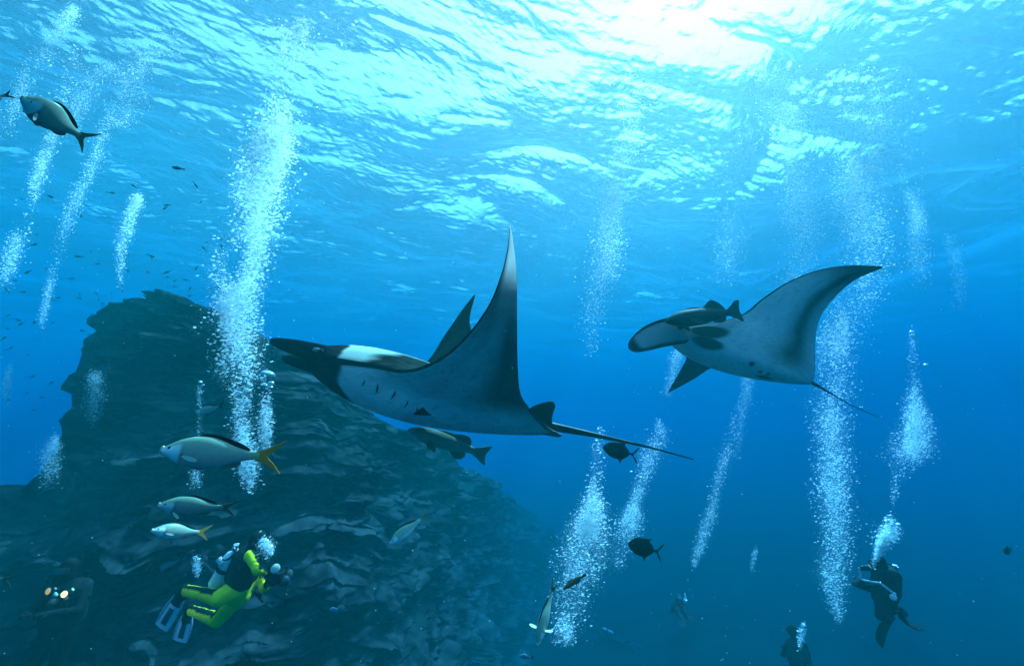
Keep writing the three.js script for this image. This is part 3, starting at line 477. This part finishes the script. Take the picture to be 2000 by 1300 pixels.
    part('foot_pocket', loft([P(-.06, 0), P(.12, 0), P(.30, 0), P(.36, 0)], [.05, .055, .04, .02], [.05, .058, .06, .055], n, () => [.012, .012, .014], 20, 16), suitMat, fin);
    for (const e of [1, -1]) part('rail', limb([P(.2, e * .054), P(.4, e * .074), P(.7, e * .087), P(.98, e * .085)], [.013, .012, .007], 20, 8), o.rail ?? rubber, fin);
  }
  return { t, O };
}
// a housed camera on a tray with two jointed arms and strobes
function cameraRig(pos, look, up, arms, label, o = {}) {
  const t = thing('underwater_camera', pos, label, 'camera'), side = look.clone().cross(up).normalize(), U = side.clone().cross(look).normalize(), P = (a, b, c) => V(0, 0, 0).addScaledVector(look, a).addScaledVector(U, b).addScaledVector(side, c);
  part('housing', frame(new RoundedBoxGeometry(.13, .14, .17, 3, .025), P(0, 0, 0), look, U), rubber, t);
  part('port', frame(new THREE.CylinderGeometry(.062, .055, .07, 28).rotateZ(-Math.PI / 2), P(.09, 0, 0), look, U), rubber, t);
  part('dome', frame(new THREE.SphereGeometry(.06, 28, 14, 0, 2 * Math.PI, 0, Math.PI / 2).rotateZ(-Math.PI / 2), P(.125, 0, 0), look, U), glassy, t);
  for (const s of [1, -1]) part('handle', mergeGeometries([rod(P(-.01, -.08, .12 * s), P(-.01, .08, .12 * s), .016), rod(P(-.01, -.08, 0), P(-.01, -.08, .13 * s), .01)]), rubber, t);
  arms.forEach((pts, i) => {
    const p = pts.map((x) => x.clone().sub(pos));
    for (let k = 0; k < p.length - 1; k++) { part('arm', rod(p[k].clone().lerp(p[k + 1], .08), p[k].clone().lerp(p[k + 1], .92), o.armR ?? .014), o.arm ?? metal, t); part('clamp', new THREE.SphereGeometry(.024, 14, 10).translate(p[k].x, p[k].y, p[k].z), metal, t); }
    const e = p[p.length - 1], dir = (o.aim?.[i] ?? look).clone().normalize(), st = part('strobe', frame(new THREE.CylinderGeometry(.05, .042, .13, 24).rotateZ(-Math.PI / 2), e, dir, U), o.strobe ?? rubber, t);
    part('diffuser', frame(new THREE.SphereGeometry(.05, 24, 10, 0, 2 * Math.PI, 0, Math.PI / 2).scale(1, .45, 1).rotateZ(-Math.PI / 2), e.clone().addScaledVector(dir, .065), dir, U), o.face?.[i] ?? std(.75, .76, .74, { roughness: .2 }), st);
  });
  return { t, P };
}
const YEL = [.86, .80, .02], BLK = [.012, .012, .014];
{ // the diver in yellow
  const d = 4.7, J = { pelvis: at(470, 1152, d), chest: at(484, 1093, d), neck: at(491, 1074, d - .02), head: at(501, 1060, d - .02), shL: at(487, 1086, d - .21), shR: at(494, 1090, d + .2), elL: at(503, 1113, d - .30), elR: at(515, 1147, d + .14), wrL: at(516, 1119, d - .06), wrR: at(529, 1133, d - .02), hipL: at(464, 1149, d - .10), hipR: at(468, 1160, d + .12), knL: at(427, 1168, d - .28), knR: at(423, 1210, d + .1), anL: at(359, 1151, d - .12), anR: at(370, 1190, d + .28), finL: at(314, 1226, d + .02), finR: at(350, 1252, d + .30) };
  const stripe = (p, s, ref) => { const a = p.clone().sub(s.a), L = s.d.clone().normalize(), r = a.addScaledVector(L, -a.dot(L)).normalize(); return r.dot(ref); };
  const n1 = V(-.45, .55, .7).normalize();
  const suit = (id, t, p, s) => id === 'hood' || id === 'boot' ? BLK : id === 'torso' ? (t < .3 ? YEL : BLK) : id === 'hip' ? (t > .45 ? YEL : BLK) : id === 'arm' ? (stripe(p, s, V(.75, .5, -.2).normalize()) > .80 ? BLK : YEL) : id.startsWith('shin') && t > .93 ? BLK : stripe(p, s, id.startsWith('thigh') ? V(-.55, .62, .55).normalize() : V(-.15, .9, .4).normalize()) > .88 ? BLK : YEL;
  const { t } = diver(J, { label: 'diver in a bright yellow wetsuit with a white tank, knees bent, aiming a camera', fwd: V(.96, -.22, .1).normalize(), back: V(-.9, .3, .25), cell: .017, leg: 1.12, vest: .88, suit, finColor: [.88, .92, .94], finCore: [.05, .07, .10], tank: whiteTank, tankOff: .17, tankLean: .12, tankR: .08, flatL: V(.55, .65, .55), flatR: V(.3, .6, .8), rail: std(.45, .55, .66) });
  part('octopus_hose', limb([at(479, 1085, d), at(462, 1078, d - .05), at(445, 1092, d - .1), at(420, 1090, d - .05), at(409, 1089, d)].map((p) => p.sub(J.pelvis)), [.012, .012, .012, .02], 30, 8), rubber, t);
  part('gauge', frame(new THREE.CylinderGeometry(.032, .032, .08, 20).rotateZ(Math.PI / 2), at(430, 1096, d - .1).sub(J.pelvis), V(.7, -.7, 0), V(0, 0, 1)), std(.6, .62, .62), t);
  part('knife_sheath', limb([at(498, 1152, d - .05), at(506, 1163, d - .05), at(515, 1174, d - .05)].map((p) => p.sub(J.pelvis)), [.03, .035, .03], 12, 10, .5), rubber, t);
  cameraRig(at(540, 1126, d - .06), V(.92, -.25, .3).normalize(), UP, [[at(533, 1120, d), at(530, 1112, d - .1), at(534, 1109, d - .15)], [at(546, 1130, d - .1), at(552, 1124, d - .05), at(556, 1120, d)]], 'camera housing with a domed port held by the yellow diver', { aim: [V(.7, .1, .7), V(.9, 0, .3)], face: [std(.95, .85, .7, { roughness: .1, clearcoat: 1 }), std(.1, .1, .1)] });
}
const blackSuit = () => BLK;
{ // the dark diver on the right
  const d = 7.2, J = { pelvis: at(1727, 1172, d), chest: at(1732, 1122, d), neck: at(1728, 1108, d), head: at(1717, 1099, d), shL: at(1727, 1118, d - .18), shR: at(1734, 1120, d + .18), elL: at(1716, 1147, d - .25), elR: at(1718, 1146, d + .2), wrL: at(1694, 1144, d - .1), wrR: at(1692, 1142, d + .1), hipL: at(1723, 1176, d - .1), hipR: at(1731, 1176, d + .1), knL: at(1720, 1202, d - .15), knR: at(1724, 1201, d + .1), anL: at(1741, 1204, d + .2), anR: at(1758, 1189, d + .1), finL: at(1718, 1258, d + .4), finR: at(1797, 1224, d + .2) };
  diver(J, { label: 'dark diver on the right in black gear, hanging upright with one fin bent back', fwd: V(-.95, .05, .2).normalize(), back: V(.95, .1, -.1), suit: blackSuit, tank: std(.05, .055, .06), tankOff: .19, flatL: V(.85, .4, .3), flatR: V(.1, .9, .3), bowR: -.12, bowL: -.05 });
  cameraRig(at(1683, 1140, d), V(-.95, .1, .2).normalize(), UP, [[at(1686, 1133, d - .08), at(1720, 1139, d - .3), at(1748, 1160, d - .4), at(1747, 1167, d - .42)], [at(1681, 1128, d), at(1680, 1110, d), at(1690, 1109, d - .05)]], 'camera with long pale strobe arms held by the dark diver on the right', { arm: std(.72, .76, .76), armR: .02, aim: [V(-.7, .3, .6), V(.9, .1, .2)] });
}
// divers in simple poses: local joints, x ahead, y up, z to the left
const POSE = {
  hover: { pelvis: [0, 0, 0], chest: [.04, .45, 0], neck: [.06, .60, 0], head: [.10, .72, 0], shL: [.04, .50, .18], shR: [.04, .50, -.18], elL: [.14, .26, .27], elR: [.14, .26, -.27], wrL: [.36, .30, .13], wrR: [.36, .30, -.13], hipL: [0, -.05, .1], hipR: [0, -.05, -.1], knL: [.10, -.45, .14], knR: [.06, -.45, -.16], anL: [-.28, -.58, .14], anR: [-.30, -.52, -.18], finL: [-.55, -1.05, .15], finR: [-.75, -.95, -.2] },
  swim: { pelvis: [0, 0, 0], chest: [.45, .10, 0], neck: [.60, .14, 0], head: [.72, .18, 0], shL: [.50, .10, .18], shR: [.50, .10, -.18], elL: [.62, -.12, .24], elR: [.62, -.12, -.24], wrL: [.82, -.08, .11], wrR: [.82, -.08, -.11], hipL: [-.05, 0, .1], hipR: [-.05, 0, -.1], knL: [-.46, -.10, .12], knR: [-.44, .02, -.14], anL: [-.82, .06, .13], anR: [-.86, -.08, -.14], finL: [-1.35, -.08, .13], finR: [-1.40, -.25, -.14] },
};
function posed(kind, pos, yaw, o, tilt = 0) {
  const e = new THREE.Euler(0, yaw, tilt, 'YXZ'), tr = (v) => V(...v).applyEuler(e), J = {};
  for (const k in POSE[kind]) J[k] = tr(POSE[kind][k]).add(pos);
  return diver(J, { fwd: tr([1, 0, 0]), back: kind === 'hover' ? tr([-1, 0, 0]) : tr([0, 1, 0]), suit: blackSuit, cell: .028, tank: std(.04, .045, .05), valve: rubber, ...o });
}
posed('hover', at(1566, 1312, 8.8), 1.5, { label: 'diver seen from behind at the bottom edge, small bubbles over the head', tankOff: .22 });
posed('swim', at(1331, 1192, 13), Math.PI / 2 - .25, { label: 'faint diver far off in the lower middle under one bright bubble cap' }, -.22);
posed('swim', at(1196, 1249, 19), Math.PI - .5, { label: 'faintest diver, stretched out level near the bottom with a pale tank strap', tank: std(.3, .32, .34) });
posed('swim', at(322, 1134, 7.0), .75, { label: 'diver half hidden behind the yellow one, only a pale tank and fins catching light', tank: std(.34, .36, .38), finColor: [.05, .06, .07] }, .25);
{ // the diver with lamps in the dark lower left corner
  const d = 4.8;
  posed('hover', at(112, 1232, d + .3), -1.45, { label: 'dark diver against the rock at lower left, facing us behind a lit camera rig' }, .05);
  const glow = (c, k) => new THREE.MeshStandardMaterial({ color: rgb(.2, .2, .2), emissive: rgb(...c), emissiveIntensity: k });
  const { t } = cameraRig(at(116, 1172, d - .1), V(.08, .12, 1).normalize(), UP, [[at(108, 1168, d - .1), at(98, 1160, d - .12), at(97, 1144, d - .15)], [at(124, 1168, d - .1), at(134, 1166, d - .12), at(139, 1152, d - .15)]], 'camera rig with a glowing yellow lamp, held by the diver at lower left', { aim: [V(-.2, .1, 1), V(.1, .1, 1)], face: [glow([1, .50, .08], .14), glow([1, .66, .22], .5)] });
  for (const [x, y, s] of [[105, 1155, 1.3], [122, 1157, 1.1], [153, 1141, .9], [104, 1139, .7]]) { const m = part('float_tube', new THREE.CapsuleGeometry(.016 * s, .03 * s, 6, 14).rotateZ(.9), std(.35, .75, .72, { roughness: .4 }), t); m.position.copy(at(x, y, d - .2).sub(t.position)); }
  t.scale.setScalar(.7);
  const lamp = new THREE.PointLight(rgb(1, .75, .35), .05); lamp.position.copy(at(139, 1151, d - .32)); lamp.castShadow = true; lamp.name = 'strobe_lamp'; scene.add(lamp);
}

// ---------------------------------------------------------------- bubbles
const bubbleMat = new THREE.MeshPhysicalMaterial({ color: rgb(.96, .98, .98), roughness: .85, transmission: .6, thickness: 0, specularIntensity: .6 });
const silver = new THREE.MeshPhysicalMaterial({ color: rgb(.97, .98, .98), roughness: .12, metalness: .85 });
const bubbleGeo = new THREE.IcosahedronGeometry(1, 1), capGeo = new THREE.SphereGeometry(1, 24, 14, 0, 2 * Math.PI, 0, 1.75);
// path rows: [x, y, half width in pixels, density]; d: distance; n: how many; r: [smallest, largest] radius in metres
function plume(label, path, d, n, r, big = [], o = {}) {
  const rows = path.map((p, i) => [i / (path.length - 1), ...p]), C = curve(rows), base = at(path[0][0], path[0][1], d);
  const t = thing('bubble_plume', base, label, 'bubbles', o.group), m = new THREE.InstancedMesh(bubbleGeo, bubbleMat, n = Math.round(n * 4.6)), M = new THREE.Matrix4(), Q = new THREE.Quaternion(), E = new THREE.Euler();
  m.name = 'bubble_swarm'; tag(m, null, null, null, 'stuff');
  const wmax = Math.max(...path.map((p) => (p[2] + 3) * p[3])), id = rnd() * 100;
  let k = 0, tries = 0;
  while (k < n && tries++ < n * 60) {
    const u = rnd(), [x, y, w, de] = C(u);
    if (rnd() * wmax > (w + 3) * de) continue;
    const gx = gauss() * .5, gz = gauss() * .5, a = x + gx * w, b = y + gauss() * 6;
    const cl = fbm(a * .022 + id, b * .012, gz * 1.3 + id, 3); if (rnd() > ss(-.28, .28, cl)) continue;
    const p = at(a, b, d + gz * w * d / F * 1.2).sub(base), big1 = rnd() < .08, e = big1 ? Math.pow(rnd(), 2.2) : 0, R = big1 ? lerp(r[0], r[1] * 1.25, e) : r[0] * (.32 + .55 * Math.pow(rnd(), 2)), sq = big1 ? .42 : .75;
    Q.setFromEuler(E.set(.25 * gauss(), .4 * gauss(), .2 + .25 * gauss()));
    M.compose(p, Q, V(R * (1.5 - .5 * sq), R * sq, R)); m.setMatrixAt(k++, M);
  }
  m.count = k; t.add(m);
  for (const [x, y, px, dd] of big) {                          // single caps big enough to be told apart
    const b = part('bubble', capGeo, silver, t), R = px * d / F; b.position.copy(at(x, y, d + (dd ?? 0)).sub(base)); b.scale.set(R, R * .62, R); b.rotation.set(.3 * gauss(), rnd() * 6, .25 * gauss());
  }
}
plume('tallest and brightest bubble column, from the largest fish up to the surface', [[489, 958, 14, .3], [484, 900, 26, .8], [482, 850, 30, .9], [470, 780, 22, .7], [465, 720, 40, .55], [458, 660, 48, .8], [455, 600, 46, 1], [468, 530, 48, .75], [484, 460, 52, .7], [505, 380, 52, .8], [522, 310, 52, 1], [540, 260, 46, 1], [560, 190, 48, .6], [585, 110, 52, .5], [605, 40, 60, .45]], 6.4, 34000, [.0032, .018], [[470, 768, 6], [480, 762, 5], [463, 771, 4], [563, 238, 5], [569, 262, 6], [564, 276, 5], [572, 280, 4]]);
plume('thin bubble stream under a white dome, just right of the brightest column', [[520, 880, 14, .5], [518, 830, 14, .7], [520, 780, 13, .8], [523, 738, 13, 1]], 5.6, 1500, [.003, .014], [[523, 731, 13], [514, 740, 6], [529, 748, 6], [517, 752, 5], [528, 756, 5]]);
plume('short bubble streak upright above the rock, second from the left column of pairs', [[234, 560, 7, .4], [238, 500, 14, .6], [246, 450, 18, .9], [262, 400, 16, 1], [270, 386, 9, 1]], 7.5, 2600, [.003, .013]);
plume('slanting bubble column at the far left edge below the nose up fish', [[6, 560, 18, .5], [24, 490, 22, .8], [48, 420, 22, .9], [70, 350, 22, 1], [92, 292, 18, 1], [110, 230, 20, .6], [132, 160, 22, .45], [158, 90, 24, .3]], 7.0, 4600, [.0028, .012]);
plume('slim slanting bubble column second from the left edge', [[78, 640, 9, .5], [90, 590, 10, .8], [104, 530, 12, .8], [118, 470, 16, .9], [144, 400, 18, 1], [168, 350, 18, .9], [190, 290, 17, .8], [215, 220, 20, .6], [250, 140, 24, .45], [290, 60, 28, .3]], 7.8, 4200, [.0026, .010]);
plume('soft bubble streak running up to the top edge at far left', [[0, 270, 26, .3], [40, 190, 26, .6], [70, 130, 26, .8], [110, 70, 26, 1], [145, 12, 20, .9]], 7.5, 4200, [.0026, .011]);
plume('wide faint bubble streak to the right of the nose up fish', [[130, 260, 22, .5], [165, 190, 30, .9], [200, 130, 30, .8], [260, 190, 30, .5], [240, 240, 34, .8], [285, 130, 40, 1], [320, 60, 40, .8]], 8.2, 6500, [.0025, .009]);
plume('soft blue bubble cloud in front of the rock, upper one of two on the left', [[178, 866, 8, .3], [182, 820, 17, .7], [184, 780, 24, 1], [184, 745, 20, 1], [186, 734, 12, .9]], 8.6, 2600, [.003, .010]);
plume('soft blue bubble cloud in front of the rock, lower one of two on the left', [[92, 945, 17, .5], [96, 910, 22, 1], [100, 880, 20, 1], [108, 856, 8, .7]], 7.2, 1900, [.003, .010]);
plume('dim bubble wisp at the left edge beside the rock', [[12, 784, 9, .6], [12, 755, 10, 1], [15, 735, 8, 1], [21, 718, 4, 1]], 9.5, 600, [.004, .014]);
plume('thin dim bubble thread behind the largest fish', [[380, 950, 14, .4], [386, 880, 10, .5], [390, 800, 7, .5], [391, 755, 8, 1]], 7.4, 800, [.003, .012], [[391, 746, 4], [396, 752, 3]]);
plume('small bubble puff over the half hidden diver', [[384, 1116, 8, .8], [383, 1104, 9, 1], [383, 1092, 8, 1]], 6.0, 260, [.004, .014], [[380, 1089, 5], [387, 1092, 4]]);
plume('bright burst of breath bubbles at the face of the yellow diver', [[520, 1084, 8, .5], [518, 1072, 14, 1], [520, 1060, 14, 1]], 4.5, 400, [.003, .013], [[509, 1058, 6, 0], [517, 1057, 7, -.03], [527, 1068, 8, -.05], [516, 1069, 6, -.04], [512, 1064, 5], [519, 1078, 5, -.02], [526, 1080, 4], [505, 1068, 4]]);
plume('bubble column on the right of the near manta wing, rising to the bright surface', [[1152, 690, 18, .25], [1160, 620, 26, .4], [1176, 550, 34, .7], [1188, 490, 36, .9], [1196, 430, 34, 1], [1205, 370, 32, 1], [1218, 310, 30, .9], [1228, 250, 30, .7], [1240, 190, 34, .4], [1250, 130, 38, .25]], 7.5, 11000, [.0028, .011]);
plume('lower middle bubble column beside the downward white fish', [[1104, 1256, 22, .4], [1112, 1210, 30, .7], [1122, 1150, 38, .6], [1136, 1100, 48, 1], [1146, 1050, 44, 1], [1154, 1010, 32, 1], [1162, 970, 20, .8], [1166, 930, 14, .5], [1170, 880, 16, .4], [1173, 840, 8, .4]], 5.6, 9000, [.003, .013], [[1169, 838, 4], [1177, 841, 3], [1165, 860, 3], [1172, 885, 3], [1150, 1022, 3], [1140, 1032, 3], [1127, 1044, 3]]);
plume('soft bubble column right of the lower middle one', [[1208, 1110, 12, .3], [1222, 1060, 22, .7], [1232, 1015, 22, 1], [1240, 980, 14, .6], [1256, 930, 20, .6], [1270, 890, 26, .9], [1282, 850, 22, .9], [1286, 822, 6, .6]], 7.5, 5200, [.0028, .011], [[1245, 930, 4], [1252, 932, 4], [1233, 921, 3]]);
plume('narrow bubble streak in the middle of the lower right water', [[1354, 1105, 8, .4], [1368, 1065, 13, .8], [1382, 1020, 15, 1], [1390, 990, 13, .9], [1406, 930, 14, .5], [1420, 880, 15, .6], [1434, 810, 8, .5]], 8.0, 2600, [.0028, .010]);
plume('widest bubble column on the right, behind the tail of the far manta', [[1640, 1215, 10, .3], [1632, 1170, 20, .5], [1630, 1120, 32, .6], [1640, 1070, 36, .8], [1638, 1010, 42, .8], [1628, 950, 38, 1], [1630, 890, 36, 1], [1628, 830, 40, .8], [1630, 770, 46, .8], [1634, 700, 46, .9], [1646, 640, 52, 1], [1672, 570, 56, .8], [1690, 500, 60, .7], [1682, 430, 60, .7], [1668, 370, 56, .9], [1680, 310, 58, .8], [1692, 250, 62, .6], [1680, 190, 68, .4], [1660, 130, 74, .25]], 7.6, 34000, [.0028, .013]);
plume('bubble column rising behind the raised wing of the far manta', [[1546, 590, 26, .6], [1560, 520, 36, .8], [1566, 450, 36, 1], [1560, 390, 36, 1], [1548, 320, 38, .9], [1538, 250, 44, .7], [1520, 190, 52, .5], [1500, 130, 60, .3]], 8.0, 13000, [.0028, .011]);
plume('pale bubble column right of the wing tip of the far manta', [[1800, 560, 18, .3], [1798, 500, 24, .7], [1792, 440, 26, 1], [1786, 405, 24, 1], [1776, 340, 28, .5], [1766, 280, 30, .3]], 9.0, 3600, [.003, .009]);
plume('bell shaped bubble cloud trailing threads, right of the far manta tail', [[1744, 985, 6, .4], [1756, 930, 16, .4], [1778, 892, 44, .8], [1784, 860, 40, 1], [1788, 820, 30, 1], [1788, 780, 20, .9], [1788, 745, 12, .6], [1784, 690, 12, .3], [1782, 645, 5, .4]], 7.2, 6500, [.003, .011], [[1781, 648, 4], [1783, 655, 4], [1785, 709, 4], [1808, 712, 4], [1812, 713, 3]]);
plume('white cluster of breath bubbles over the dark diver on the right', [[1704, 1106, 5, .6], [1716, 1078, 9, .8], [1722, 1064, 14, .7], [1732, 1045, 22, 1], [1738, 1028, 16, 1], [1740, 1014, 6, .8]], 7.1, 1500, [.006, .020], [[1739, 1009, 6], [1732, 1018, 5], [1755, 1024, 5], [1742, 1025, 4], [1722, 1028, 4], [1720, 1066, 8], [1711, 1093, 5], [1727, 1048, 7], [1738, 1042, 7], [1746, 1052, 6], [1733, 1056, 7]]);
plume('two small bubble puffs over the diver at the bottom edge', [[1563, 1258, 6, .7], [1564, 1246, 7, 1], [1567, 1232, 8, 1], [1570, 1222, 5, 1]], 7.5, 180, [.005, .016], [[1571, 1222, 5], [1566, 1232, 5], [1560, 1234, 4]]);
plume('single bright bubble cap over the faint diver in the lower middle', [[1338, 1174, 3, 1], [1339, 1162, 3, .6]], 13.3, 30, [.006, .014], [[1339, 1173, 5], [1338, 1163, 2]]);
plume('faint bubble column above the head of the far manta', [[1412, 560, 26, .3], [1420, 500, 34, .8], [1430, 440, 38, .8], [1440, 380, 38, .6], [1450, 310, 40, .4], [1455, 240, 40, .25]], 9.0, 3400, [.0025, .008]);
plume('small bubble wisp behind the lower wing of the far manta', [[1304, 770, 10, .5], [1316, 720, 14, .9], [1326, 685, 10, 1]], 7.6, 900, [.003, .010]);
plume('faint bubble column under the body of the far manta', [[1440, 900, 12, .3], [1450, 820, 16, .5], [1456, 750, 18, .7], [1462, 700, 18, .6]], 9.0, 2000, [.0025, .008]);
plume('tiny bubble puff in open water, right of the narrow streak', [[1468, 1112, 5, .6], [1472, 1092, 7, 1], [1476, 1076, 4, 1]], 9.0, 240, [.003, .010]);
plume('faint bubble veil at right, past the pale column', [[1876, 600, 14, .4], [1870, 520, 18, .8], [1858, 460, 16, .8]], 9.5, 1100, [.0025, .007]);
{ // specks adrift in the water
  const n = 420, m = new THREE.InstancedMesh(bubbleGeo, std(.8, .82, .8), n), M = new THREE.Matrix4();
  for (let i = 0; i < n; i++) { const d = .9 + 5 * rnd(), r = (.0004 + .0009 * Math.pow(rnd(), 3)) * d; M.compose(at(rnd() * 2000, rnd() * 1300, d), new THREE.Quaternion(), V(r * 1.3, r, r)); m.setMatrixAt(i, M); }
  m.name = 'drifting_specks'; scene.add(tag(m, 'tiny pale specks drifting through the whole water', 'particles', null, 'stuff'));
}
renderer.render(scene, camera);
